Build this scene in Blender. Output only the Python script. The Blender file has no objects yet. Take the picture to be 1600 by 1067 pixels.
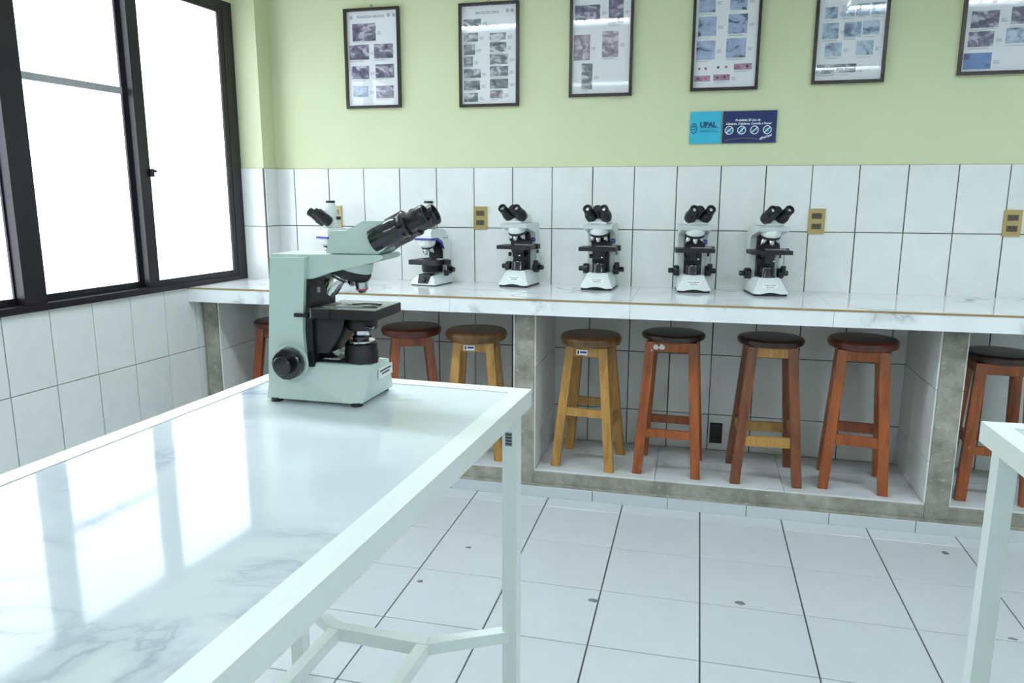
import bpy, bmesh, math, random
from mathutils import Vector, Matrix, Quaternion

random.seed(7)
scene = bpy.context.scene
COL = scene.collection

# ------------------------------------------------------------------ camera
def rot_cam(rx, ry, rz):
    Rz = Matrix.Rotation(rz, 3, 'Z'); Rx = Matrix.Rotation(rx, 3, 'X'); Ry = Matrix.Rotation(ry, 3, 'Y')
    M = Rz @ Rx @ Ry
    x, y, z = M.col[0], M.col[1], M.col[2]
    B = Matrix(((x[0], z[0], -y[0]), (x[1], z[1], -y[1]), (x[2], z[2], -y[2])))
    return B.to_4x4()
cam_d = bpy.data.cameras.new('camera')
cam_d.sensor_width = 36.0
cam_d.lens = 1181.4 / 1600.0 * 36.0
cam_d.clip_start = 0.02
cam = bpy.data.objects.new('camera', cam_d)
COL.objects.link(cam)
cam.matrix_world = Matrix.Translation((0.1088, -3.7433, 1.3739)) @ rot_cam(-0.19176, -0.00167, 0.23914)
scene.camera = cam

# ------------------------------------------------------------------ light, exposure
WINDOW_LIGHT = 2.1       # brightness of the daylit frosted panes
LAMP_LIGHT = 31.0        # brightness of the fluorescent diffusers
world = bpy.data.worlds.new('world'); scene.world = world
world.use_nodes = True
bg = world.node_tree.nodes['Background']
bg.inputs[0].default_value = (0.80, 0.90, 1.0, 1); bg.inputs[1].default_value = 1.0
vs = scene.view_settings
vs.view_transform = 'Standard'; vs.look = 'None'; vs.gamma = 1.0; vs.exposure = 0.60
vs.use_curve_mapping = False
try:
    scene.cycles.max_bounces = 8; scene.cycles.diffuse_bounces = 4; scene.cycles.glossy_bounces = 4
    scene.cycles.transparent_max_bounces = 8
    scene.cycles.use_denoising = True
    scene.cycles.use_adaptive_sampling = True; scene.cycles.adaptive_threshold = 0.03
    scene.cycles.sample_clamp_indirect = 6.0
except Exception:
    pass

# ------------------------------------------------------------------ materials
def s2l(c):
    return tuple(((v/255.0)/12.92 if v/255.0 <= 0.04045 else (((v/255.0)+0.055)/1.055)**2.4) for v in c)
MATS = {}
def new_mat(name):
    m = bpy.data.materials.new(name); m.use_nodes = True
    nt = m.node_tree
    MATS[name] = m
    return m, nt, nt.nodes['Principled BSDF']
def N(nt, t, **kw):
    n = nt.nodes.new(t)
    for k, v in kw.items():
        setattr(n, k, v)
    return n
def noise(nt, scale, detail=3, rough=0.5, coord='Object', stretch=None, dist=0.0, vec=None):
    if vec is None:
        tc = N(nt, 'ShaderNodeTexCoord'); src = tc.outputs[coord]
    else:
        src = vec
    if stretch:
        mp = N(nt, 'ShaderNodeMapping'); mp.inputs['Scale'].default_value = stretch
        nt.links.new(src, mp.inputs[0]); src = mp.outputs[0]
    n = N(nt, 'ShaderNodeTexNoise')
    n.inputs['Scale'].default_value = scale; n.inputs['Detail'].default_value = detail
    n.inputs['Roughness'].default_value = rough; n.inputs['Distortion'].default_value = dist
    nt.links.new(src, n.inputs['Vector'])
    return n.outputs[0]
def ramp(nt, fac, stops):
    r = N(nt, 'ShaderNodeValToRGB')
    e = r.color_ramp.elements
    while len(e) < len(stops): e.new(0.5)
    for i, (p, c) in enumerate(stops):
        e[i].position = p; e[i].color = (*c, 1) if len(c) == 3 else c
    nt.links.new(fac, r.inputs[0])
    return r.outputs[0]
def bump(nt, b, h, strength=0.2, dist=0.002):
    bn = N(nt, 'ShaderNodeBump'); bn.inputs['Strength'].default_value = strength; bn.inputs['Distance'].default_value = dist
    nt.links.new(h, bn.inputs['Height']); nt.links.new(bn.outputs[0], b.inputs['Normal'])
def mixc(nt, fac, a, b, blend='MIX'):
    m = N(nt, 'ShaderNodeMix', data_type='RGBA', blend_type=blend)
    if isinstance(fac, float): m.inputs[0].default_value = fac
    else: nt.links.new(fac, m.inputs[0])
    for i, v in ((6, a), (7, b)):
        if isinstance(v, tuple): m.inputs[i].default_value = (*v, 1)
        else: nt.links.new(v, m.inputs[i])
    return m.outputs[2]

def plain(name, rgb, rough=0.5, metal=0.0, coat=0.0, var=0.06, scale=30.0, spec=0.5):
    m, nt, b = new_mat(name)
    c = s2l(rgb)
    f = noise(nt, scale, 4)
    lo = tuple(v*(1-var) for v in c); hi = tuple(min(1, v*(1+var)) for v in c)
    nt.links.new(ramp(nt, f, [(0.3, lo), (0.7, hi)]), b.inputs['Base Color'])
    b.inputs['Roughness'].default_value = rough; b.inputs['Metallic'].default_value = metal
    b.inputs['Coat Weight'].default_value = coat; b.inputs['Specular IOR Level'].default_value = spec
    return m
def tile_mat(name, rgb, rough, var=0.05, rnd=0.05, bumpy=0.03):
    m, nt, b = new_mat(name)
    c = s2l(rgb)
    oi = N(nt, 'ShaderNodeObjectInfo')
    tc = N(nt, 'ShaderNodeTexCoord')
    add = N(nt, 'ShaderNodeVectorMath', operation='MULTIPLY_ADD')
    sc = N(nt, 'ShaderNodeCombineXYZ')
    nt.links.new(oi.outputs['Random'], sc.inputs[0]); nt.links.new(oi.outputs['Random'], sc.inputs[1])
    nt.links.new(sc.outputs[0], add.inputs[0]); add.inputs[1].default_value = (37, 53, 11)
    nt.links.new(tc.outputs['Object'], add.inputs[2])
    f = noise(nt, 9, 4, 0.55, vec=add.outputs[0], dist=0.8)
    lo = tuple(v*(1-var) for v in c)
    col = ramp(nt, f, [(0.35, lo), (0.65, c)])
    mr = N(nt, 'ShaderNodeMapRange'); mr.inputs[3].default_value = 1-rnd; mr.inputs[4].default_value = 1.0
    nt.links.new(oi.outputs['Random'], mr.inputs[0])
    mul = N(nt, 'ShaderNodeVectorMath', operation='SCALE')
    nt.links.new(col, mul.inputs[0]); nt.links.new(mr.outputs[0], mul.inputs['Scale'])
    nt.links.new(mul.outputs[0], b.inputs['Base Color'])
    b.inputs['Roughness'].default_value = rough
    if bumpy: bump(nt, b, noise(nt, 14, 2, vec=add.outputs[0]), bumpy, 0.01)
    return m
def marble(name, base, vein, scale, rough=0.08, amount=1.0, bumpy=0.0):
    m, nt, b = new_mat(name)
    n1 = noise(nt, scale, 7, 0.55, dist=0.9, stretch=(1.0, 1.7, 1.0))
    sub = N(nt, 'ShaderNodeMath', operation='SUBTRACT'); sub.inputs[1].default_value = 0.5
    nt.links.new(n1, sub.inputs[0])
    ab = N(nt, 'ShaderNodeMath', operation='ABSOLUTE'); nt.links.new(sub.outputs[0], ab.inputs[0])
    v = ramp(nt, ab.outputs[0], [(0.0, (1, 1, 1)), (0.012, (0.45,)*3), (0.05, (0, 0, 0))])
    msk = ramp(nt, noise(nt, scale*0.9, 3, 0.5, stretch=(1, 1, 1.3)), [(0.50, (0, 0, 0)), (0.62, (amount,)*3)])
    mu = N(nt, 'ShaderNodeMath', operation='MULTIPLY'); nt.links.new(v, mu.inputs[0]); nt.links.new(msk, mu.inputs[1])
    soft = ramp(nt, noise(nt, scale*2.0, 4, 0.6, dist=0.4), [(0.35, tuple(x*0.94 for x in s2l(base))), (0.6, s2l(base))])
    nt.links.new(mixc(nt, mu.outputs[0], soft, s2l(vein)), b.inputs['Base Color'])
    b.inputs['Roughness'].default_value = rough
    if bumpy: bump(nt, b, noise(nt, 3.0, 2), bumpy, 0.02)
    return m
def wood(name, dark, light, rough=0.35, wear=None):
    m, nt, b = new_mat(name)
    oi = N(nt, 'ShaderNodeObjectInfo')
    tc = N(nt, 'ShaderNodeTexCoord')
    add = N(nt, 'ShaderNodeVectorMath', operation='MULTIPLY_ADD'); cx = N(nt, 'ShaderNodeCombineXYZ')
    for i in range(3): nt.links.new(oi.outputs['Random'], cx.inputs[i])
    nt.links.new(cx.outputs[0], add.inputs[0]); add.inputs[1].default_value = (9, 7, 5)
    nt.links.new(tc.outputs['Object'], add.inputs[2])
    g = noise(nt, 22, 4, 0.6, vec=add.outputs[0], stretch=(1.6, 1.6, 0.22), dist=0.6)
    col = ramp(nt, g, [(0.3, s2l(dark)), (0.7, s2l(light))])
    if wear:
        w = noise(nt, 60, 3, 0.7, vec=add.outputs[0], stretch=(1, 1, 0.35))
        col = mixc(nt, ramp(nt, w, [(0.66, (0, 0, 0)), (0.72, (0.8,)*3)]), col, s2l(wear))
    nt.links.new(col, b.inputs['Base Color'])
    b.inputs['Roughness'].default_value = rough; b.inputs['Coat Weight'].default_value = 0.15
    b.inputs['Coat Roughness'].default_value = 0.25
    bump(nt, b, g, 0.08, 0.002)
    return m
def emit(name, rgb, strength):
    m, nt, b = new_mat(name)
    b.inputs['Base Color'].default_value = (*s2l(rgb), 1)
    b.inputs['Emission Color'].default_value = (*s2l(rgb), 1)
    b.inputs['Emission Strength'].default_value = strength
    b.inputs['Roughness'].default_value = 0.6
    return m
def glass(name):
    m = bpy.data.materials.new(name); m.use_nodes = True; nt = m.node_tree; MATS[name] = m
    for n in list(nt.nodes): nt.nodes.remove(n)
    out = N(nt, 'ShaderNodeOutputMaterial'); t = N(nt, 'ShaderNodeBsdfTransparent'); g = N(nt, 'ShaderNodeBsdfGlossy')
    g.inputs['Roughness'].default_value = 0.03
    lw = N(nt, 'ShaderNodeLayerWeight'); lw.inputs[0].default_value = 0.5
    pw = N(nt, 'ShaderNodeMath', operation='POWER'); nt.links.new(lw.outputs['Facing'], pw.inputs[0]); pw.inputs[1].default_value = 5.0
    fr = N(nt, 'ShaderNodeMath', operation='MULTIPLY_ADD'); nt.links.new(pw.outputs[0], fr.inputs[0])
    fr.inputs[1].default_value = 0.94; fr.inputs[2].default_value = 0.035
    mx = N(nt, 'ShaderNodeMixShader')
    nt.links.new(fr.outputs[0], mx.inputs[0]); nt.links.new(t.outputs[0], mx.inputs[1]); nt.links.new(g.outputs[0], mx.inputs[2])
    nt.links.new(mx.outputs[0], out.inputs[0])
    return m
def photo_mat(name, stops, scale=16.0):
    m, nt, b = new_mat(name)
    oi = N(nt, 'ShaderNodeObjectInfo'); tc = N(nt, 'ShaderNodeTexCoord')
    add = N(nt, 'ShaderNodeVectorMath', operation='MULTIPLY_ADD'); cx = N(nt, 'ShaderNodeCombineXYZ')
    for i in range(3): nt.links.new(oi.outputs['Random'], cx.inputs[i])
    nt.links.new(cx.outputs[0], add.inputs[0]); add.inputs[1].default_value = (19, 17, 15)
    nt.links.new(tc.outputs['Object'], add.inputs[2])
    f = noise(nt, scale, 4, 0.55, vec=add.outputs[0], dist=0.7, stretch=(1.3, 1, 2.0))
    nt.links.new(ramp(nt, f, [(p, s2l(c)) for p, c in stops]), b.inputs['Base Color'])
    b.inputs['Roughness'].default_value = 0.6
    return m

tile_mat('wall_tile', (233, 236, 233), 0.16, 0.05, 0.05)
tile_mat('floor_tile', (203, 209, 212), 0.22, 0.03, 0.03, 0.015)
tile_mat('shelf_tile', (216, 220, 220), 0.2, 0.10, 0.04, 0.02)
plain('grout', (84, 84, 80), 0.9, var=0.15)
plain('pale_grout', (170, 174, 170), 0.9)
plain('green_paint', (210, 216, 176), 0.55, var=0.02, scale=3)
plain('pale_paint', (226, 232, 210), 0.6, var=0.02)
plain('ceiling_paint', (236, 236, 228), 0.7, var=0.02)
marble('counter_marble', (234, 238, 239), (130, 140, 146), 2.6, 0.09, 0.7)
marble('table_marble', (214, 223, 227), (138, 152, 172), 1.5, 0.06, 0.85, 0.012)
plain('edge_strip', (150, 128, 92), 0.6)
plain('white_steel', (232, 240, 235), 0.32, coat=0.2, var=0.01)
plain('sticker_white', (236, 240, 238), 0.5, var=0.02)
plain('print_black', (48, 50, 54), 0.6)
plain('print_grey', (150, 156, 160), 0.7)
plain('window_metal', (24, 20, 27), 0.38, var=0.2, scale=12)
plain('bar_grey', (150, 150, 152), 0.6)
plain('enamel_green', (198, 217, 210), 0.34, coat=0.1, var=0.015)
plain('enamel_white', (216, 224, 221), 0.34, coat=0.1, var=0.015)
plain('black_metal', (17, 18, 21), 0.42, var=0.2)
plain('black_plastic', (15, 16, 19), 0.34, var=0.15)
plain('black_gloss', (19, 21, 30), 0.16, var=0.1, spec=0.7)
plain('stage_grey', (120, 128, 126), 0.22, var=0.05)
plain('chrome', (205, 208, 210), 0.16, metal=1.0, var=0.03)
plain('silver', (170, 174, 176), 0.3, metal=0.9, var=0.05)
plain('pink_ring', (190, 90, 110), 0.4)
plain('blue_band', (52, 50, 140), 0.35)
plain('logo_blue', (52, 66, 150), 0.35)
plain('lens_glass', (60, 66, 78), 0.05, spec=0.9)
plain('vent_plate', (196, 205, 200), 0.4)
plain('outlet_gold', (176, 156, 104), 0.32, metal=0.35, var=0.05)
plain('socket_brown', (88, 72, 58), 0.45)
plain('frame_wood', (36, 25, 24), 0.35, var=0.25)
plain('paper', (236, 238, 242), 0.6, var=0.01)
plain('sign_cyan', (52, 178, 208), 0.35, var=0.03)
plain('sign_navy', (15, 34, 92), 0.35, var=0.12, scale=60)
plain('sign_ink', (16, 70, 112), 0.5)
plain('sign_white', (232, 240, 246), 0.5)
plain('sign_teal', (60, 160, 178), 0.5)
plain('sign_line', (190, 140, 110), 0.5)
plain('paint_blot', (206, 208, 204), 0.6)
plain('floor_stain', (112, 118, 116), 0.7, var=0.3, scale=120)
plain('louvre_white', (225, 228, 226), 0.4)
glass('poster_glass')
emit('window_glass', (238, 246, 255), WINDOW_LIGHT)
emit('lamp_diffuser', (233, 245, 255), LAMP_LIGHT)
wood('wood_red', (98, 45, 18), (148, 72, 28), 0.36, (176, 120, 84))
wood('wood_orange', (114, 53, 17), (164, 84, 28), 0.36, (186, 130, 92))
wood('wood_brown', (88, 46, 22), (130, 72, 36), 0.36, (160, 110, 80))
wood('wood_yellow', (150, 106, 44), (192, 146, 76), 0.36, (120, 84, 44))
wood('wood_dark', (34, 20, 18), (62, 34, 28), 0.28)
wood('wood_darkred', (70, 30, 22), (104, 46, 32), 0.28)
wood('wood_seatbrown', (92, 62, 30), (132, 92, 48), 0.28)
photo_mat('photo_violet', [(0.30, (62, 60, 84)), (0.5, (120, 114, 140)), (0.62, (200, 196, 214))])
photo_mat('photo_grey', [(0.32, (72, 78, 84)), (0.5, (128, 136, 140)), (0.64, (214, 218, 222))])
photo_mat('photo_blue', [(0.30, (76, 90, 112)), (0.48, (150, 172, 196)), (0.62, (196, 212, 226))])
photo_mat('photo_mauve', [(0.30, (96, 84, 96)), (0.5, (164, 150, 164)), (0.64, (214, 206, 216))])
photo_mat('photo_paleblue', [(0.36, (58, 64, 84)), (0.44, (150, 166, 200)), (0.7, (178, 194, 222))], 14)
photo_mat('photo_solidblue', [(0.33, (66, 84, 124)), (0.40, (102, 130, 184)), (0.7, (112, 140, 192))], 18)
photo_mat('photo_pink', [(0.34, (128, 100, 124)), (0.6, (190, 140, 170)), (0.7, (206, 170, 190))], 20)
plain('dot_red', (186, 84, 110), 0.6); plain('dot_dark', (66, 56, 76), 0.6)

def concrete(name):
    m, nt, b = new_mat(name)
    f = noise(nt, 11, 6, 0.65)
    f2 = noise(nt, 45, 3, 0.6)
    c = ramp(nt, f, [(0.3, s2l((118, 117, 106))), (0.55, s2l((152, 150, 138))), (0.75, s2l((176, 173, 161)))])
    nt.links.new(mixc(nt, ramp(nt, f2, [(0.62, (0,)*3), (0.7, (0.5,)*3)]), c, s2l((190, 190, 180))), b.inputs['Base Color'])
    b.inputs['Roughness'].default_value = 0.75
    bump(nt, b, f, 0.25, 0.006)
concrete('concrete')

# ------------------------------------------------------------------ mesh helpers
class MB:
    def __init__(self): self.bm = bmesh.new()
    def _bev(self, verts, w, seg=2, ang=0.3):
        if w <= 0: return
        vs_ = set(verts)
        es = [e for e in self.bm.edges if e.verts[0] in vs_ and e.verts[1] in vs_ and len(e.link_faces) == 2 and e.calc_face_angle(0) > ang]
        bmesh.ops.bevel(self.bm, geom=es, offset=w, segments=seg, affect='EDGES', profile=0.6, clamp_overlap=True)
    def box(self, x0, x1, y0, y1, z0, z1, bev=0.0, seg=2):
        vs_ = [self.bm.verts.new(p) for p in ((x0,y0,z0),(x1,y0,z0),(x1,y1,z0),(x0,y1,z0),(x0,y0,z1),(x1,y0,z1),(x1,y1,z1),(x0,y1,z1))]
        for f in ((0,3,2,1),(4,5,6,7),(0,1,5,4),(1,2,6,5),(2,3,7,6),(3,0,4,7)):
            self.bm.faces.new([vs_[i] for i in f])
        self._bev(vs_, bev, seg); return self
    def hull(self, pts, bev=0.0, seg=2):
        vs_ = [self.bm.verts.new(p) for p in pts]
        r = bmesh.ops.convex_hull(self.bm, input=vs_)
        bad = [g for g in r['geom_interior'] if isinstance(g, bmesh.types.BMVert)]
        if bad: bmesh.ops.delete(self.bm, geom=bad, context='VERTS')
        live = [v for v in vs_ if v.is_valid]
        bmesh.ops.dissolve_limit(self.bm, angle_limit=0.02, verts=live, edges=[e for e in self.bm.edges if e.verts[0] in set(live)])
        self._bev([v for v in vs_ if v.is_valid], bev, seg); return self
    def prism(self, poly, c0, c1, plane='xz', bev=0.0, seg=2):
        def P(a, b, c):
            return (a, c, b) if plane == 'xz' else ((c, a, b) if plane == 'yz' else (a, b, c))
        A = [self.bm.verts.new(P(a, b, c0)) for a, b in poly]; B = [self.bm.verts.new(P(a, b, c1)) for a, b in poly]
        n = len(poly)
        self.bm.faces.new(A); self.bm.faces.new(B[::-1])
        for i in range(n): self.bm.faces.new((A[i], B[i], B[(i+1) % n], A[(i+1) % n]))
        self._bev(A + B, bev, seg); return self
    def lathe(self, prof, o=(0,0,0), axis=(0,0,1), seg=28, sx=1.0, sy=1.0, loop=False):
        q = Vector((0,0,1)).rotation_difference(Vector(axis).normalized()); o = Vector(o)
        rings = []
        for r, z in prof:
            if r < 1e-6: rings.append([self.bm.verts.new(o + q @ Vector((0,0,z)))])
            else: rings.append([self.bm.verts.new(o + q @ Vector((sx*r*math.cos(2*math.pi*k/seg), sy*r*math.sin(2*math.pi*k/seg), z))) for k in range(seg)])
        if loop: rings.append(rings[0])
        for a, b in zip(rings, rings[1:]):
            if len(a) == 1 and len(b) == 1: continue
            for k in range(seg):
                j = (k+1) % seg
                if len(a) == 1: self.bm.faces.new((a[0], b[k], b[j]))
                elif len(b) == 1: self.bm.faces.new((a[k], b[0], a[j]))
                else: self.bm.faces.new((a[k], b[k], b[j], a[j]))
        if loop: return self
        if len(rings[0]) > 1: self.bm.faces.new(rings[0])
        if len(rings[-1]) > 1: self.bm.faces.new(rings[-1][::-1])
        return self
    def cyl(self, p0, p1, r0, r1=None, seg=24, ch=0.0):
        p0, p1 = Vector(p0), Vector(p1); L = (p1-p0).length; r1 = r0 if r1 is None else r1
        prof = [(r0, 0), (r1, L)] if ch <= 0 else [(r0-ch, 0), (r0, ch), (r1, L-ch), (r1-ch, L)]
        return self.lathe(prof, p0, p1-p0, seg)
    def tube(self, pts, r, seg=8):
        for a, b in zip(pts, pts[1:]): self.cyl(a, b, r, seg=seg)
        return self
    def build(self, name, mat, parent=None, smooth=True, ang=38):
        bmesh.ops.recalc_face_normals(self.bm, faces=self.bm.faces)
        me = bpy.data.meshes.new(name); self.bm.to_mesh(me); self.bm.free()
        me.materials.append(MATS[mat])
        if smooth:
            me.shade_smooth(); me.set_sharp_from_angle(angle=math.radians(ang))
        return link(name, me, parent)
def link(name, me, parent=None):
    o = bpy.data.objects.new(name, me); COL.objects.link(o)
    if parent is not None: o.parent = parent
    return o
def thing(name, label, cat, loc=(0,0,0), rz=0.0, group=None):
    o = bpy.data.objects.new(name, None); COL.objects.link(o)
    o.empty_display_size = 0.1
    o.location = loc; o.rotation_euler = (0, 0, rz); o['label'] = label; o['category'] = cat
    if group: o['group'] = group
    return o
def struct(o, label=None, cat=None):
    o['kind'] = 'structure'
    if label: o['label'] = label
    if cat: o['category'] = cat
    return o
def frame_empty(name, loc=(0,0,0), rz=0.0):
    o = bpy.data.objects.new(name, None); COL.objects.link(o); o.location = loc; o.rotation_euler = (0,0,rz); return o
TILE_CACHE = {}
def tile(parent, mat, axis, c, w, h, t=0.006, e=0.0012, name='tile'):
    """one tile: axis 'y' lies in xz facing -y, 'x' in yz facing +x, '-x' facing -x, 'z' facing up; c = centre of its back"""
    key = (mat, axis, round(w, 4), round(h, 4), t)
    me = TILE_CACHE.get(key)
    if me is None:
        def P(a, b, d):
            return {'y': (a, -d, b), 'x': (d, a, b), '-x': (-d, a, b), 'z': (a, b, d)}[axis]
        bm = bmesh.new()
        L = []
        for d, i in ((0, 0), (t-e, 0), (t, e)):
            L.append([bm.verts.new(P(sa*(w/2-i), sb*(h/2-i), d)) for sa, sb in ((-1,-1),(1,-1),(1,1),(-1,1))])
        for A, B in zip(L, L[1:]):
            for k in range(4): bm.faces.new((A[k], A[(k+1) % 4], B[(k+1) % 4], B[k]))
        bm.faces.new(L[-1]); bm.faces.new(L[0][::-1])
        bmesh.ops.recalc_face_normals(bm, faces=bm.faces)
        me = bpy.data.meshes.new(name); bm.to_mesh(me); bm.free(); me.materials.append(MATS[mat])
        TILE_CACHE[key] = me
    o = link(name, me, parent); o.location = c
    return o
def text(name, s, size, mat, parent, loc, rot=(math.pi/2, 0, 0), bold=0.0, shear=0.0, align='CENTER', ext=0.0004):
    cu = bpy.data.curves.new(name, 'FONT'); cu.body = s; cu.size = size; cu.offset = bold; cu.shear = shear
    cu.align_x = align; cu.align_y = 'CENTER'; cu.extrude = ext; cu.resolution_u = 3
    tmp = bpy.data.objects.new(name + '_tmp', cu); COL.objects.link(tmp)
    dg = bpy.context.evaluated_depsgraph_get()
    me = bpy.data.meshes.new_from_object(tmp.evaluated_get(dg))
    bpy.data.objects.remove(tmp); bpy.data.curves.remove(cu)
    me.name = name; me.materials.clear(); me.materials.append(MATS[mat])
    o = link(name, me, parent); o.location = loc; o.rotation_euler = rot
    return o

# ------------------------------------------------------------------ levels
ZT = 1.508; ZC = 0.931; ZCB = 0.863; ZP = 0.126; CF = -0.574; PF = -0.490
XR = 5.0; YN = -8.4; ZCEIL = 2.72
XB0 = -2.108                                   # corner column's side face

# ------------------------------------------------------------------ structure: back wall
wb = struct(MB().box(-2.6, XR+0.1, 0.0, 0.12, 0, ZCEIL).build('wall_back', 'green_paint', None, False), 'pale green back wall with white tiles below', 'wall')
MB().box(XB0, XR, -0.0035, 0.0, ZP, ZT-0.001).build('grout_bed', 'grout', wb, False)
xs = [k*0.2 for k in range(-10, 19)]
rows = [(1.208, 1.508), (0.908, 1.208), (0.608, 0.908), (0.308, 0.608), (ZP, 0.308)]
for z0, z1 in rows:
    edges = [XB0] + xs
    for x0, x1 in zip(edges, edges[1:]):
        if x1 > 2.7: continue
        w = x1-x0-0.0045; h = z1-z0-0.004
        tile(wb, 'wall_tile', 'y', ((x0+x1)/2 + random.uniform(-.0006, .0006), -0.001, (z0+z1)/2), w, h, 0.0065)

# corner column (boxes the back-left corner)
cc = struct(MB().box(-2.60, XB0, -0.125, 0.0, 0, ZCEIL).build('wall_corner', 'green_paint', None, False), 'narrow green corner pier beside the window', 'wall')
MB().box(-2.40, XB0+0.0030, -0.1285, 0.0, ZP, ZT-0.001).build('grout_bed', 'grout', cc, False)
for z0, z1 in rows:
    tile(cc, 'wall_tile', 'y', (-2.19, -0.127, (z0+z1)/2), 0.158, z1-z0-0.003, 0.0055)
    tile(cc, 'wall_tile', 'x', (XB0+0.0015, -0.064, (z0+z1)/2), 0.122, z1-z0-0.004, 0.0065)

# left wall (runs 5 degrees off square), local frame: x into the room, y along the wall to the back
PHI = -math.radians(5.0)
LWO = (-2.28, -0.5, 0.0)
wl = struct(frame_empty('wall_left', LWO, PHI), 'tiled left wall below the window', 'wall')
MB().box(-0.16, -0.007, -6.8, 0.52, 0, 0.93).build('parapet', 'grout', wl, False)
MB().box(-0.16, 0.0, -6.8, 0.52, 2.318, ZCEIL).build('lintel', 'green_paint', wl, False)
MB().box(-0.16, 0.0, -6.8, -2.16, 0.93, 2.318).build('wall_pier', 'green_paint', wl, False)
ys = [-0.0241 - 0.2*k for k in range(0, 15)]
lrows = [(0.622, 0.93), (0.322, 0.622), (0.022, 0.322)]
for z0, z1 in lrows:
    edges = [0.39, 0.1759] + ys
    for y1, y0 in zip(edges, edges[1:]):
        tile(wl, 'wall_tile', 'x', (-0.0075, (y0+y1)/2, (z0+z1)/2), (y1-y0)-0.0035, z1-z0-0.003, 0.0075)

# other sides of the room
struct(MB().box(XR, XR+0.12, YN, 0.1, 0, ZCEIL).build('wall_right', 'pale_paint', None, False), 'pale right wall', 'wall')
struct(MB().box(-3.4, XR+0.12, YN-0.12, YN, 0, ZCEIL).build('wall_front', 'pale_paint', None, False), 'pale rear wall behind the viewer', 'wall')
struct(MB().box(-3.4, XR+0.12, YN-0.12, 0.12, ZCEIL, ZCEIL+0.1).build('ceiling', 'ceiling_paint', None, False), 'white ceiling', 'ceiling')

for nm, bx in (('wall_right', (XR-0.012, XR, YN, -0.6, 0, ZT)), ('wall_front', (-2.9, XR-0.02, YN, YN+0.012, 0, ZT))):
    MB().box(*bx).build('bounce_wainscot', 'shelf_tile', bpy.data.objects[nm], False)  # white lower walls out of view, added to bounce light and lessen green
# floor
fl = struct(MB().box(-3.4, XR, YN, 0.1, -0.10, -0.006).build('floor', 'grout', None, False), 'white square floor tiles with dark joints', 'floor')
S = 0.3397; FX0 = 0.1732; FY0 = -0.6009
stuff = MB()
for i in range(-8, 15):
    x0 = FX0 + i*S; x1 = x0 + S
    for j in range(-1, 24):
        y1 = FY0 - j*S; y0 = y1 - S
        if j == -1: y1 = PF - 0.004; y0 = FY0
        near = -6 <= i <= 6 and j <= 8
        w = S-0.0050; h = (y1-y0)-0.0034
        if near:
            tile(fl, 'floor_tile', 'z', ((x0+x1)/2, (y0+y1)/2, -0.0065), w, h, 0.0065, 0.0010)
        else:
            stuff.box((x0+x1)/2-w/2, (x0+x1)/2+w/2, (y0+y1)/2-h/2, (y0+y1)/2+h/2, -0.0065, 0.0)
so = stuff.build('tile_field', 'floor_tile', fl, False); so['kind'] = 'stuff'
for (x, y, a, b) in ((-0.719, -1.073, .016, .010), (-0.809, -1.372, .013, .010), (-0.184, -1.353, .016, .014), (0.307, -1.249, .018, .013), (1.107, -0.672, .016, .014), (1.133, -1.265, .016, .007)):
    m = MB(); n = 13
    ring = [(x+a*math.cos(6.283*k/n)*random.uniform(.65, 1.15), y+b*math.sin(6.283*k/n)*random.uniform(.65, 1.15)) for k in range(n)]
    m.prism(ring, 0.0, 0.0006, 'xy'); m.build('stain', 'floor_stain', fl, False)

# ------------------------------------------------------------------ window
win = struct(frame_empty('window_1', LWO, PHI), 'sliding window with frosted panes and dark metal frame', 'window')
def wbox(name, y0, y1, z0, z1, x0, x1, parent=win, mat='window_metal', bev=0.003):
    return MB().box(x0, x1, y0, y1, z0, z1, bev).build(name, mat, parent)
wbox('window_frame', 0.30, 0.372, 0.93, 2.318, -0.09, 0.012)
wbox('window_frame', -2.16, -2.09, 0.93, 2.318, -0.09, 0.012)
wbox('window_frame', -2.09, 0.30, 2.272, 2.318, -0.09, 0.012)
wbox('window_frame', -2.09, 0.30, 0.93, 0.957, -0.09, 0.016)
wbox('mullion', -0.930, -0.836, 0.957, 2.272, -0.085, 0.012)
def sash(y0, y1, xc, st_l, st_r):
    f = frame_empty('sash'); f.parent = win
    wbox('stile', y0, y0+st_l, 0.958, 2.27, xc-0.014, xc+0.014, f)
    wbox('stile', y1-st_r, y1, 0.958, 2.27, xc-0.014, xc+0.014, f)
    wbox('rail', y0+st_l, y1-st_r, 0.958, 0.984, xc-0.014, xc+0.014, f)
    wbox('rail', y0+st_l, y1-st_r, 2.256, 2.27, xc-0.014, xc+0.014, f)
    wbox('pane', y0+st_l-0.004, y1-st_r+0.004, 0.98, 2.26, xc-0.004, xc+0.004, f, 'window_glass', 0)
    return f
sash(-0.312, 0.30, -0.004, 0.060, 0.032)
b = sash(-0.836, -0.25, -0.046, 0.006, 0.080)
sash(-1.50, -0.930, -0.046, 0.080, 0.006)
sash(-2.09, -1.44, -0.004, 0.032, 0.06)
MB().box(-0.0415, -0.030, -0.830, -0.33, 1.798, 1.826, 0.004).build('bar_silhouette', 'bar_grey', b)  # grey strip stands in for an outside bar's dim silhouette through frosted glass
MB().box(0.010, 0.022, -0.262, -0.240, 1.450, 1.485, 0.003).cyl((0.012, -0.235, 1.475), (0.026, -0.235, 1.475), 0.006, seg=12).build('latch', 'black_metal', win)

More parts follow.
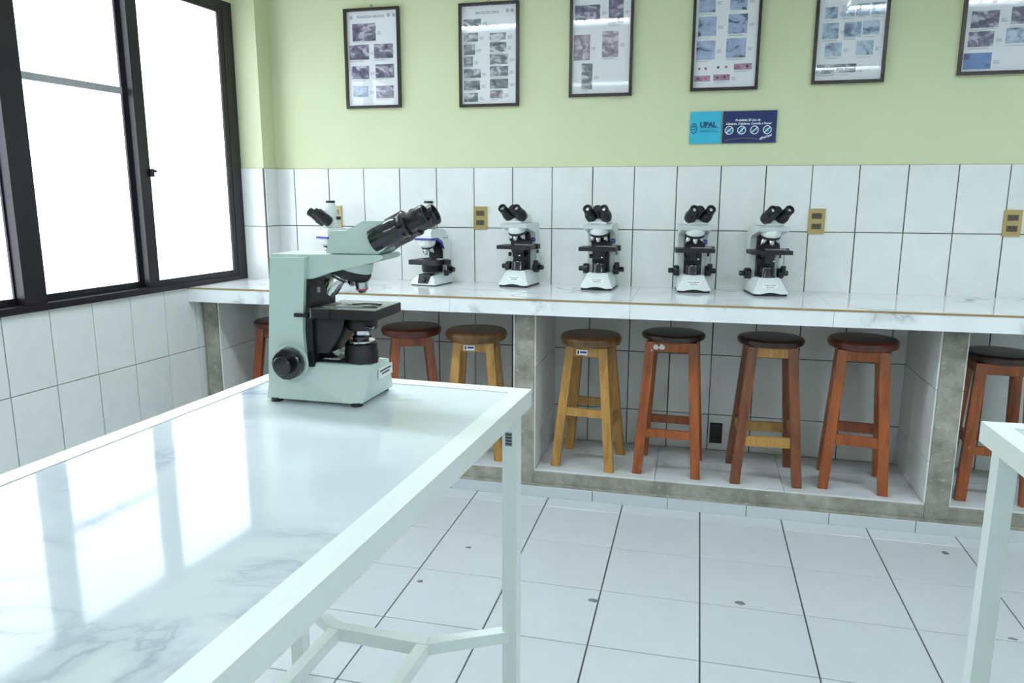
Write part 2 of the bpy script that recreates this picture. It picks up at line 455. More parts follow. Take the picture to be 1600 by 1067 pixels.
# ------------------------------------------------------------------ plinth, piers, worktop
bays = (((-2.188, -1.68, -1.18, -0.673), 'low concrete plinth with white tiled top in the left bay, behind the big table'),
        ((-0.581, -0.03, 0.52, 1.069), 'low concrete plinth with white tiled top carrying four stools in the middle bay'),
        ((1.159, 1.76, 2.36, 2.96, 3.9, XR-0.02), 'low concrete plinth in the bay right of the right pier'))
for tx, lab in bays:
    pl = thing('plinth', lab, 'plinth', group='plinths between the piers')
    MB().box(tx[0], tx[-1], PF, -0.008, 0.0, ZP-0.007, 0.004).build('curb', 'concrete', pl)
    for x0, x1 in zip(tx, tx[1:]):
        for y0, y1 in ((PF+0.002, -0.215), (-0.215, -0.009)):
            tile(pl, 'shelf_tile', 'z', ((x0+x1)/2, (y0+y1)/2, ZP-0.0072), x1-x0-0.002, y1-y0-0.002, 0.0072)
bb = struct(frame_empty('baseboard_back'), 'row of white skirting tiles along the plinth foot', 'baseboard')
MB().box(-2.25, XR-0.01, PF-0.0135, PF-0.0035, 0.0515, 0.062, 0.003).build('mortar_ledge', 'concrete', bb)
for k in range(-6, 8):
    tile(bb, 'floor_tile', 'y', (0.032 + 0.336*k - 0.168, PF-0.0035, 0.0255), 0.3335, 0.051, 0.0105, name='skirting_tile')

def pier(x0, x1, label, sides, skew=0.0):
    t = thing('support_pier', label, 'pier', group='concrete piers carrying the worktop')
    MB().prism([(x0, PF-0.003), (x1, PF-0.003), (x1, -0.002), (x0+skew, -0.002)], 0.0, ZCB-0.001, 'xy', 0.004).build('core', 'concrete', t)
    zz = [ZP, 0.308, 0.608, ZCB]
    for z0, z1 in zip(zz, zz[1:]):
        for y0, y1 in ((PF+0.004, -0.20), (-0.20, -0.009)):
            for s in sides:
                if s > 0: tile(t, 'wall_tile', 'x', (x1-0.0005, (y0+y1)/2, (z0+z1)/2), y1-y0-0.0025, z1-z0-0.0025, 0.0075)
                else: tile(t, 'wall_tile', '-x', (x0+0.0005, (y0+y1)/2, (z0+z1)/2), y1-y0-0.0025, z1-z0-0.0025, 0.0075)
    return t
pier(-2.262, -2.189, 'concrete pier against the tiled left wall', (1,), 0.046)
pier(-0.672, -0.582, 'concrete pier between the two yellow stools', (-1, 1))
pier(1.070, 1.158, 'concrete pier at the right between two red stools', (-1, 1))

wt = thing('worktop', 'long white marble worktop along the tiled back wall', 'worktop')
MB().box(-2.286, XR-0.01, CF+0.012, -0.008, ZCB, ZC-0.011).build('core', 'concrete', wt, False)
sx = [-2.286, -0.95, -0.155, 0.645, 1.445, 2.6, XR-0.01]
for i, (x0, x1) in enumerate(zip(sx, sx[1:])):
    MB().box(x0+0.0006, x1-0.0006, CF+0.002, -0.0085, ZC-0.011, ZC, 0.001, 1).build('top_slab', 'counter_marble', wt)
    MB().box(x0+0.0006, x1-0.0006, CF, CF+0.012, ZCB-0.002, ZC-0.0075, 0.001, 1).build('front_slab', 'counter_marble', wt)
MB().box(-2.286, XR-0.01, CF-0.0015, CF+0.004, ZC-0.0075, ZC+0.0006, 0.0008, 1).build('edge_strip', 'edge_strip', wt)

# ------------------------------------------------------------------ white tables
def table(label, corner, rz, w, L, side, leglabel=False):
    """corner = far outer corner; side=+1: that corner is the far right one, -1: the far left one"""
    t = thing('lab_table', label, 'table', (corner[0], corner[1], 0), rz, 'white steel tables')
    H = 0.9; rw = 0.046; rh = 0.044
    X0, X1 = (-w, 0.0) if side > 0 else (0.0, w)
    MB().box(X1-rw, X1, -L, 0, H-rh, H, 0.004).build('rail', 'white_steel', t)
    MB().box(X0, X0+rw, -L, 0, H-rh, H, 0.004).build('rail', 'white_steel', t)
    MB().box(X0+rw, X1-rw, -rw, 0, H-rh, H, 0.004).build('rail', 'white_steel', t)
    MB().box(X0+rw, X1-rw, -L, -L+rw, H-rh, H, 0.004).build('rail', 'white_steel', t)
    MB().box(X0+rw+0.0015, X1-rw-0.0015, -L+rw+0.0015, -rw-0.0015, H-0.016, H-0.0015, 0.001, 1).build('marble_panel', 'table_marble', t)
    MB().box(X0+rw, X1-rw, -L+rw, -rw, H-0.030, H-0.016).build('panel_tray', 'white_steel', t, False)
    a = 0.038; ix = 0.022; iy = 0.016
    LX = (X0+ix, X1-ix-a); LY = (-iy-a, -L+iy)
    for lx in LX:
        for ly in LY:
            MB().box(lx, lx+a, ly, ly+a, 0.0, H-rh, 0.003).build('leg', 'white_steel', t)
    zt, zb = 0.262, 0.226; bw = 0.015
    jx = (X0+0.235, X1-0.235); jy = (-0.155, -L+0.155)
    def bar(p, q, name='stretcher', dz=0.0):
        d = Vector((q[0]-p[0], q[1]-p[1])).normalized(); n = Vector((-d.y, d.x))*bw
        MB().prism([(p[0]+n.x, p[1]+n.y), (q[0]+n.x, q[1]+n.y), (q[0]-n.x, q[1]-n.y), (p[0]-n.x, p[1]-n.y)], zb+dz, zt-dz, 'xy', 0.002).build(name, 'white_steel', t)
    for y in jy: bar((jx[0]-0.008, y), (jx[1]+0.008, y))
    for x in jx: bar((x, jy[0]-0.0155), (x, jy[1]+0.0155), dz=0.0012)
    for lx, x in zip(LX, jx):
        for ly, y in zip(LY, jy): bar((lx+a/2, ly+a/2), (x, y), 'brace', 0.0024)
    if leglabel:
        MB().box(LX[1]+0.008, LX[1]+0.026, LY[0]-0.0012, LY[0], 0.765, 0.80).build('sticker', 'print_grey', t, False)
        for k in range(4):
            MB().box(LX[1]+0.010, LX[1]+0.024, LY[0]-0.0018, LY[0]-0.001, 0.769+0.008*k, 0.773+0.008*k).build('print', 'print_black', t, False)
    return t
table('white steel table with a marble top carrying the large pale green microscope', (-0.275, -1.962), -math.radians(3.0), 0.72, 1.62, 1, True)
table('white steel table with marble top cut off at the lower right', (0.716, -1.993), math.radians(1.5), 0.9, 1.5, -1)

# ------------------------------------------------------------------ stools
def stool(label, x, y, rz, zseat, leg='wood_red', seat='wood_dark', bars=None, apron=None, foot=0.132, top=0.076, fz=(0.19, 0.235), sz=(0.235, 0.275), rad=0.142, thick=0.036, sticker=None, blot=False):
    t = thing('wooden_stool', label, 'stool', (x, y, ZP), rz, 'wooden stools under the worktop')
    bars = bars or leg; apron = apron or leg
    H = zseat - ZP
    r = rad; q = thick
    MB().lathe([(0, H-q), (r*0.88, H-q), (r*0.965, H-q*0.86), (r, H-q*0.5), (r*0.985, H-q*0.2), (r*0.93, H-q*0.03), (r*0.8, H), (0, H)], seg=40).build('seat', seat, t)
    h2 = 0.021; hs = 0.016
    def cx(z): return top + (foot-top)*(1-z/(H-q))
    for sx_ in (-1, 1):
        for sy_ in (-1, 1):
            pts = []
            for z in (0.0, H-q):
                c = cx(z)
                for a in (-h2, h2):
                    for b_ in (-hs, hs): pts.append((sx_*c+a, sy_*c+b_, z))
            MB().hull(pts, 0.004).build('leg', leg, t)
    for sy_ in (-1, 1):
        MB().box(-cx(fz[0]), cx(fz[0]), sy_*cx(fz[0])-0.009, sy_*cx(fz[0])+0.009, *fz, 0.002).build('stretcher', bars, t)
        MB().box(-top, top, sy_*(top+0.006)-0.008, sy_*(top+0.006)+0.008, H-q-0.045, H-q, 0.002).build('apron', apron, t)
        MB().box(sy_*cx(sz[0])-0.009, sy_*cx(sz[0])+0.009, -cx(sz[0]), cx(sz[0]), *sz, 0.002).build('stretcher', bars, t)
        MB().box(sy_*(top+0.006)-0.008, sy_*(top+0.006)+0.008, -top, top, H-q-0.045, H-q, 0.002).build('apron', apron, t)
    if sticker is not None:
        yy = -(top+0.0145); z = H-q-0.026; sxx = sticker
        st = MB().box(sxx-0.026, sxx+0.026, yy-0.0012, yy, z-0.012, z+0.012).build('sticker', 'sticker_white', t, False)
        MB().box(sxx-0.021, sxx-0.013, yy-0.0018, yy-0.001, z-0.008, z+0.008).build('print', 'print_black', st, False)
        MB().box(sxx-0.008, sxx+0.022, yy-0.0018, yy-0.001, z-0.003, z+0.006).build('print', 'logo_blue', st, False)
    if blot:
        for (a, b_, rr) in ((-0.066, -0.006, .013), (-0.04, -0.004, .014), (-0.085, -0.02, .005)):
            m = MB(); n = 11
            m.prism([(a+rr*math.cos(6.283*k/n)*random.uniform(.7, 1.1), H-q-0.018+b_+rr*math.sin(6.283*k/n)*random.uniform(.7, 1.1)) for k in range(n)], -(top+0.0240), -(top+0.012), 'xz')
            m.build('paint_blot', 'paint_blot', t, False)
    return t
stool('dark red stool at the far left, half hidden behind the large microscope column', -1.945, -0.30, 0.06, 0.745, 'wood_red', 'wood_darkred')
stool('red stool almost wholly hidden behind the large microscope body', -1.60, -0.28, 0.15, 0.742, 'wood_orange', 'wood_darkred')
stool('reddish brown stool just right of the large microscope, beside a yellow stool', -1.240, -0.30, 0.42, 0.742, 'wood_red', 'wood_darkred', thick=0.042, rad=0.148)
stool('yellow wooden stool left of the concrete pier, partly behind the white table corner', -0.906, -0.305, 0.12, 0.741, 'wood_yellow', 'wood_seatbrown', thick=0.05, rad=0.148, foot=0.125, sticker=-0.02)
stool('yellow wooden stool with small white sticker, right of the concrete pier', -0.352, -0.30, -0.10, 0.742, 'wood_yellow', 'wood_seatbrown', foot=0.128, fz=(0.245, 0.282), sz=(0.19, 0.23), thick=0.048, sticker=-0.02)
stool('orange red stool with dark seat and white paint blots under its seat', 0.022, -0.295, -0.04, 0.766, 'wood_orange', 'wood_dark', foot=0.130, top=0.092, fz=(0.175, 0.212), sz=(0.20, 0.24), thick=0.03, blot=True)
stool('brown stool with dark seat and yellowish stretchers', 0.440, -0.305, 0.04, 0.766, 'wood_brown', 'wood_dark', 'wood_yellow', 'wood_yellow', foot=0.130, top=0.082, fz=(0.172, 0.216), sz=(0.20, 0.24), thick=0.032)
stool('red stool with worn legs and dark red seat left of the right pier', 0.815, -0.305, -0.12, 0.778, 'wood_orange', 'wood_darkred', foot=0.118, top=0.080, fz=(0.20, 0.245), sz=(0.24, 0.28), thick=0.042)
stool('red stool at the right edge behind the second table leg', 1.345, -0.30, -0.06, 0.742, 'wood_orange', 'wood_dark', foot=0.118, top=0.09, fz=(0.20, 0.235), sz=(0.235, 0.275), thick=0.034)

# ------------------------------------------------------------------ large microscope on the table
def big_microscope():
    t = thing('microscope', 'large pale green binocular microscope standing on the white table', 'microscope', (-0.846, -2.22, 0.8988))
    G = 'enamel_green'
    base = MB().hull([(-.010, .006, .007), (.204, .0, .007), (.232, .010, .007), (.236, .18, .007), (-.010, .18, .007),
                      (-.006, .026, .094), (.238, .054, .087), (.240, .150, .085), (-.006, .150, .094)], 0.004, 3).build('base', G, t)
    for fx, fy in ((.012, .016), (.214, .016), (.214, .165), (.012, .165)):
        MB().cyl((fx, fy, 0.0), (fx, fy, .009), .014, seg=16).build('foot', 'black_plastic', base)
    MB().hull([(.080, .044, .0955), (.080, .142, .0955), (.218, .058, .0895), (.218, .142, .0895), (.080, .044, .080), (.080, .142, .080), (.218, .058, .080), (.218, .142, .080)], 0.0015).build('base_recess', 'black_metal', t)
    v = MB().box(.108, .150, .066, .136, .0935, .0955, 0.001).build('vent_plate', 'vent_plate', t)
    for k in range(4):
        MB().box(.114+.009*k, .119+.009*k, .075, .130, .0952, .0960).build('vent_slot', 'black_metal', v, False)
    MB().prism([(-.012, .010), (.012, .334), (.100, .336), (.086, .17), (.090, .075), (.06, .010)], .018, .162, 'xz', 0.006, 3).build('column', G, t)
    MB().box(.080, .104, .030, .150, .082, .286, 0.002).build('column_panel', 'black_metal', t)
    MB().box(.096, .106, .058, .072, .252, .264, 0.002).build('scale_plate', 'silver', t)
    # arm
    arm = MB().prism([(.004, .330), (.004, .341), (.276, .3435), (.282, .338), (.272, .331), (.212, .316), (.150, .301), (.088, .280), (.080, .290), (.080, .330)], .036, .144, 'xz', 0.003).build('arm', G, t)
    ax = Vector((-.31, 0, -.95)).normalized()
    c = Vector((.177, .090, .305))
    MB().lathe([(.030, -.040), (.046, -.028), (.049, -.010), (.0465, -.001)], c, ax, 40).build('nosepiece_housing', G, t)
    MB().lathe([(.0475, -.004), (.049, .004), (.046, .014), (.030, .020), (0, .022)], c, ax, 40).build('turret', 'black_metal', t)
    u = Vector((0, 1, 0)); w = ax.cross(u).normalized()
    if w.x < 0: w = -w
    spec = [(25, .036, .0145, 'pink_ring'), (95, .034, .0125, None), (196, .046, .0150, None), (248, .056, .0165, None)]
    for a, L, r, ring in spec:
        A = math.radians(a)
        rad = w*math.cos(A) - u*math.sin(A) * -1
        d = (ax*math.cos(math.radians(19)) + rad*math.sin(math.radians(19))).normalized()
        p = c + ax*.012 + rad*.027
        o = MB().lathe([(r*.8, 0), (r, .005), (r, L*.62), (r*.96, L*.64), (r*.96, L*.8), (r*.8, L*.86), (r*.62, L), (r*.35, L), (0, L-.002)], p, d, 28).build('objective', 'chrome', t)
        MB().lathe([(r*1.01, L*.20), (r*1.02, L*.22), (r*1.02, L*.26), (r*1.01, L*.28)], p, d, 28).build('knurl_ring', 'black_metal', o)
        if ring: MB().lathe([(r*.98, L*.70), (r*1.01, L*.71), (r*1.01, L*.80), (r*.9, L*.82)], p, d, 28).build('colour_ring', ring, o)
    # stage
    st = MB().box(.112, .268, .016, .164, .199, .2205, 0.002).build('stage', 'black_metal', t)
    MB().box(.114, .2665, .0175, .1625, .2205, .2218, 0.0005, 1).build('stage_plate', 'stage_grey', st)
    MB().box(.150, .156, .0145, .017, .200, .2195).build('stage_groove', 'black_plastic', st, False)
    MB().box(.205, .211, .0145, .017, .200, .2195).build('stage_groove', 'black_plastic', st, False)
    MB().box(.096, .118, .018, .060, .196, .222, 0.002).build('stage_slide_block', 'black_metal', t)
    MB().box(.1075, .1105, .0155, .019, .199, .221).build('pointer_strip', 'silver', t, False)
    MB().cyl((.070, .014, .205), (.104, .014, .205), .0045, seg=12).build('adjust_pin', 'black_metal', t)
    ho = MB().prism([(.120, .046), (.136, .040), (.205, .052), (.235, .070), (.232, .074), (.200, .060), (.138, .060), (.122, .062)], .2218, .2246, 'xy').build('slide_holder', 'silver', t)
    MB().prism([(.172, .074), (.205, .060), (.250, .058), (.252, .063), (.214, .072), (.176, .084)], .2218, .2236, 'xy').build('slide_clip', 'black_metal', ho)
    MB().tube([(.176, .090, .2228), (.206, .098, .2245), (.245, .104, .2232)], .0016).build('slide_clip', 'black_metal', ho)
    MB().prism([(.124, .050), (.140, .048), (.140, .110), (.124, .110)], .2218, .2232, 'xy').build('slide', 'vent_plate', ho)
    # substage
    MB().hull([(.100, .042, .110), (.100, .138, .110), (.100, .042, .198), (.100, .138, .198), (.176, .052, .198), (.176, .128, .198), (.160, .055, .150), (.160, .125, .150), (.135, .05, .112), (.135, .13, .112)], 0.004).build('stage_bracket', 'black_metal', t)
    cn = MB().lathe([(.034, 0), (.036, .004), (.036, .024), (.030, .034), (0, .034)], (.200, .090, .166), (0, 0, 1), 32).build('condenser', 'black_metal', t)
    MB().cyl((.222, .062, .176), (.246, .050, .176), .004, seg=10).build('iris_lever', 'chrome', cn)
    MB().lathe([(.018, 0), (.020, .003), (.020, .012), (.016, .016)], (.200, .090, .152), (0, 0, 1), 24).build('condenser_lens_ring', 'chrome', cn)
    il = MB().lathe([(.0395, 0), (.040, .004), (.040, .030), (.0385, .033), (.0385, .046), (.034, .050), (0, .050)], (.196, .090, .0860), (0, 0, 1), 10).build('illuminator', 'black_plastic', t)
    MB().lathe([(.033, 0), (.033, .004), (.020, .005)], (.196, .090, .1355), (0, 0, 1), 32).build('field_ring', 'chrome', il)
    MB().lathe([(.019, 0), (.020, .008), (.017, .012), (0, .012)], (.196, .090, .1400), (0, 0, 1), 24).build('field_lens', 'black_gloss', il)
    MB().cyl((.098, .090, .099), (.130, .090, .113), .014, .016, 20, .002).build('lamp_tube', 'black_metal', t)
    MB().cyl((.128, .090, .1125), (.131, .090, .1137), .0172, seg=20).build('lamp_ring', 'silver', t)
    # focus knobs both sides
    for s, y0 in ((-1, .016), (1, .164)):
        MB().lathe([(.042, 0), (.042, .003), (.040, .005)], (.056, y0, .0945), (0, s, 0), 32).build('knob_flange', G, t)
        k = MB().lathe([(.034, .004), (.0365, .008), (.0365, .028), (.033, .031), (0, .031)], (.056, y0, .0945), (0, s, 0), 14).build('coarse_knob', 'black_gloss', t)
        MB().lathe([(.023, .030), (.0235, .033), (.0225, .048), (.020, .050), (0, .050)], (.056, y0, .0945), (0, s, 0), 14).build('fine_knob', 'black_gloss', k)
    # head
    MB().prism([(.140, .3445), (.152, .394), (.190, .3955), (.233, .4175), (.290, .418), (.300, .372), (.286, .360), (.266, .3445)], .044, .136, 'xz', 0.005, 3).build('head', G, t)
    MB().lathe([(.040, 0), (.041, .003)], (.205, .09, .3425), (0, 0, 1), 32).build('head_collar', 'black_metal', t)
    d = Vector((.899, 0, .438)).normalized(); o0 = Vector((.289, 0, .3905)); up = Vector((-d.z, 0, d.x))
    bino = MB().hull([tuple(o0 + Vector((0, y, 0)) + d*s + up*h) for y in (.058, .122) for s in (-.034, .026) for h in (-.027, .014)], 0.008, 3).build('binocular_body', 'black_gloss', t)
    MB().cyl(o0 + Vector((0, .09, 0)) + up*.014 - d*.030, o0 + Vector((0, .09, 0)) + up*.018 + d*.040, .022, .020, 28, .003).build('hinge', 'black_gloss', bino)
    for y in (.059, .121):
        e = o0 + Vector((0, y, 0))
        tb = MB().lathe([(.028, -.042), (.0295, -.038), (.0295, .020), (.0270, .024), (.0270, .036), (.0285, .038), (.0285, .047), (.025, .050), (0, .050)], e, d, 32).build('eyepiece_tube', 'black_gloss', t)
        ey = MB().lathe([(.0215, .049), (.0225, .052), (.0225, .066), (.0235, .068), (.0240, .094), (.0225, .097), (.0185, .0965), (.0170, .090), (.0165, .088)], e, d, 32).build('eyepiece', 'black_plastic', tb)
        MB().lathe([(.0168, .0885), (.010, .0898), (0, .0902)], e, d, 24).build('eye_lens', 'lens_glass', tb)
    # label on the front
    lb = MB().box(.2385, .2398, .085, .168, .046, .072).build('sticker', 'sticker_white', t, False)
    for z, a, b_ in ((.064, .094, .158), (.0565, .104, .150)):
        y = a
        while y < b_:
            l = random.uniform(.003, .007)
            MB().box(.2396, .2404, y, min(b_, y+l), z-.002, z+.002).build('print', 'print_black', lb, False); y += l + .0022
    return t
big_microscope()

# ------------------------------------------------------------------ smaller microscopes (front of each = -y, local)
def turn(objs, deg, y):
    a = math.radians(deg); c = Vector((0, y, 0))
    for o in objs:
        o.rotation_euler = (0, 0, a); o.location = c - Matrix.Rotation(a, 3, 'Z') @ c
def binocular(t, o, tilt, sep, start_r, mat='black_plastic', s=1.0, L=0.075):
    made = []
    d = Vector((0, -math.cos(tilt), math.sin(tilt))); up = Vector((0, math.sin(tilt), math.cos(tilt)))
    o = Vector(o)
    made.append(MB().cyl(o + up*.012 - d*.004, o + up*.015 + d*(L*1.05), .019*s, .0175*s, 24, .003).build('hinge', mat, t))
    for sx_ in (-1, 1):
        a = o + Vector((sx_*sep*.86, 0, -.004)); b = o + Vector((sx_*sep, 0, 0)) + d*L
        tb = MB().lathe([(.020*s, 0), (.0235*s, .006), (.0235*s, (b-a).length*.55), (.021*s, (b-a).length*.62), (.0185*s, (b-a).length)], a, b-a, 24).build('eyepiece_tube', mat, t)
        made.append(tb)
        ey = MB().lathe([(.0165*s, 0), (.0175*s, .004), (.018*s, .030), (.0165*s, .033), (.0125*s, .0325), (.0115*s, .027)], b - d*.003, d, 24).build('eyepiece', mat, tb)
        MB().lathe([(.0118*s, .0245), (.006*s, .0272), (0, .0275)], b - d*.003, d, 18).build('eye_lens', 'chrome', tb)
    return made
def stage_set(t, z0, z1, w, y0, y1, mat='black_metal'):
    st = MB().box(-w, w, y0, y1, z0, z1, .002).build('stage', mat, t)
    MB().box(-w*.2, w*.9, y1-.052, y1-.030, z1, z1+.004, .001).build('slide_holder', 'silver', st)
    return st
def base_label(t, yc, zc, slope, w=.066, h=.022):
    """sticker lying on the sloping base front; slope = (dy, dz) per unit along the face, upward"""
    dv = Vector((0, slope[0], slope[1])).normalized(); nv = Vector((0, -dv.z, dv.y))
    def slab(name, x0, x1, v0, v1, lift, th, mat, par):
        c = Vector((0, yc, zc)); pts = []
        for x in (x0, x1):
            for v in (v0, v1):
                for l in (lift, lift+th): pts.append(tuple(c + Vector((x, 0, 0)) + dv*v + nv*l))
        return MB().hull(pts).build(name, mat, par, False)
    lb = slab('sticker', -w/2, w/2, -h/2, h/2, -.0002, .001, 'sticker_white', t)
    for v, a, b_ in ((.004, -.026, .026), (-.005, -.016, .018)):
        x = a
        while x < b_:
            l = random.uniform(.003, .007)
            slab('print', x, min(b_, x+l), v-.0018, v+.0018, .0006, .0008, 'print_black', lb); x += l + .0022
def lab_microscope(label, loc, deg, hdeg):
    t = thing('microscope', label, 'microscope', (loc[0], loc[1], ZC), math.radians(deg), 'microscopes along the worktop')
    Wm = 'enamel_white'
    MB().box(-.072, .072, -.084, .094, 0.0, .009, .002).build('foot_plate', 'black_plastic', t)
    MB().hull([(-.078, -.090, .012), (-.060, -.090, .0085), (.060, -.090, .0085), (.078, -.090, .012), (-.070, .10, .0085), (.070, .10, .0085),
               (-.047, -.050, .078), (.047, -.050, .078), (-.050, .060, .078), (.050, .060, .078), (-.062, .10, .070), (.062, .10, .070)], .003).build('base', Wm, t)
    arch = MB(); n = 14
    pts = [(-.050, .0075)] + [(-.050+.1*k/n, .0075+.0085*math.sin(math.pi*k/n)) for k in range(n+1)] + [(.050, .0075)]
    arch.prism(pts[1:], -.0912, -.086, 'xz'); arch.build('arch_shadow', 'black_plastic', t, False)  # black inlay stands in for the shadow in the base's curved cut
    base_label(t, -.0705, .043, (.040, .070))
    # arm
    MB().prism([(.104, .060), (.104, .292), (.090, .308), (-.066, .308), (-.082, .300), (-.072, .286), (-.010, .272), (.036, .262), (.048, .246), (.048, .060)], -.068, .068, 'yz', .006, 3).build('arm', Wm, t)
    MB().box(-.040, .040, .018, .052, .072, .262, .003).build('arm_panel', 'black_metal', t)
    lg = MB().lathe([(.0135, 0), (.0135, .0014), (0, .0014)], (.0535, .0484, .226), (0, -1, 0), 28, sy=.82).build('logo_badge', 'logo_blue', t)
    text('badge_lettering', 'OLYMPUS', .0050, 'sign_white', lg, (.0535, .0468, .226), ext=.0002)
    # nosepiece
    ax = Vector((0, .30, -.95)).normalized(); c = Vector((0, -.032, .268))
    MB().lathe([(.036, -.030), (.043, -.018), (.0435, -.004), (.042, 0)], c, ax, 36).build('nosepiece_housing', Wm, t)
    MB().lathe([(.042, -.002), (.0435, .003), (.041, .011), (.026, .016), (0, .016)], c, ax, 36).build('turret', 'black_metal', t)
    u = Vector((1, 0, 0)); w = Vector((0, -ax.z, ax.y)).normalized()
    if w.y > 0: w = -w
    for a, L, r in ((0, .030, .0115), (75, .032, .011), (-75, .036, .012), (150, .040, .0125), (-150, .040, .0125)):
        A = math.radians(a); rad = w*math.cos(A) + u*math.sin(A)
        dd = (ax*math.cos(.31) + rad*math.sin(.31)).normalized(); p = c + ax*.010 + rad*.025
        MB().lathe([(r*.8, 0), (r, .004), (r, L*.6), (r*.9, L*.8), (r*.6, L), (0, L)], p, dd, 20).build('objective', 'chrome', t)
    # stage
    st = stage_set(t, .183, .201, .088, -.082, .030)
    MB().box(-.040, .050, -.010, .050, .196, .222, .002).build('slide_drive', 'black_metal', t)
    MB().box(.068, .096, .004, .036, .182, .206, .002).build('drive_block', 'black_metal', t)
    MB().cyl((.080, .018, .112), (.080, .018, .184), .0026, seg=10).build('drive_shaft', 'silver', t)
    MB().cyl((.080, .018, .096), (.080, .018, .126), .0115, seg=18, ch=.001).build('stage_knob', 'black_plastic', t)
    MB().lathe([(.026, 0), (.028, .004), (.028, .022), (.033, .030), (.033, .040), (0, .040)], (0, -.018, .143), (0, 0, 1), 28).build('condenser', 'black_metal', t)
    MB().cyl((-.030, -.030, .156), (-.044, -.034, .156), .010, seg=14, ch=.001).build('condenser_screw', 'black_plastic', t)
    MB().box(.014, .022, -.0475, -.045, .150, .155).build('iris_mark', 'sticker_white', t, False)
    MB().lathe([(.036, 0), (.036, .006), (.033, .010), (.032, .040), (.029, .046), (0, .046)], (0, -.014, .077), (0, 0, 1), 28).build('illuminator', 'black_gloss', t)
    MB().cyl((.066, .062, .166), (.078, .062, .166), .009, seg=14, ch=.001).build('lock_knob', 'black_plastic', t)
    for s in (-1, 1):
        k = MB().lathe([(.021, 0), (.025, .003), (.025, .024), (.023, .027), (0, .027)], (s*.060, .046, .090), (s, 0, 0), 20).build('coarse_knob', 'black_plastic', t)
        MB().lathe([(.0115, 0), (.012, .002), (.012, .022), (.010, .024), (0, .024)], (s*.086, .046, .090), (s, 0, 0), 18).build('fine_knob', 'black_plastic', k)
    # head
    hd = MB().hull([(x, y, .3085) for x in (-.041, .041) for y in (-.056, .050)] + [(x, y, .316) for x in (-.042, .042) for y in (-.058, .050)] +
              [(x, -.044, .332) for x in (-.038, .038)] + [(x, .012, .360) for x in (-.032, .032)] + [(x, .046, .346) for x in (-.036, .036)], .004, 3).build('head', Wm, t)
    turn([hd] + binocular(t, (0, -.030, .338), math.radians(31), .039, .022, s=1.18, L=.056), hdeg, -.012)
    return t
lab_microscope('white microscope with black eyepieces just right of a gold outlet, fourth from the right', (-0.744, -0.094), -8, -10)
lab_microscope('white microscope in front of a half hidden outlet, third from the right', (-0.344, -0.112), -3, -5)
lab_microscope('white microscope turned slightly right, second from the right on the worktop', (0.092, -0.098), 6, 15)
lab_microscope('rightmost white microscope on the worktop, turned to the right', (0.418, -0.135), 11, 13)

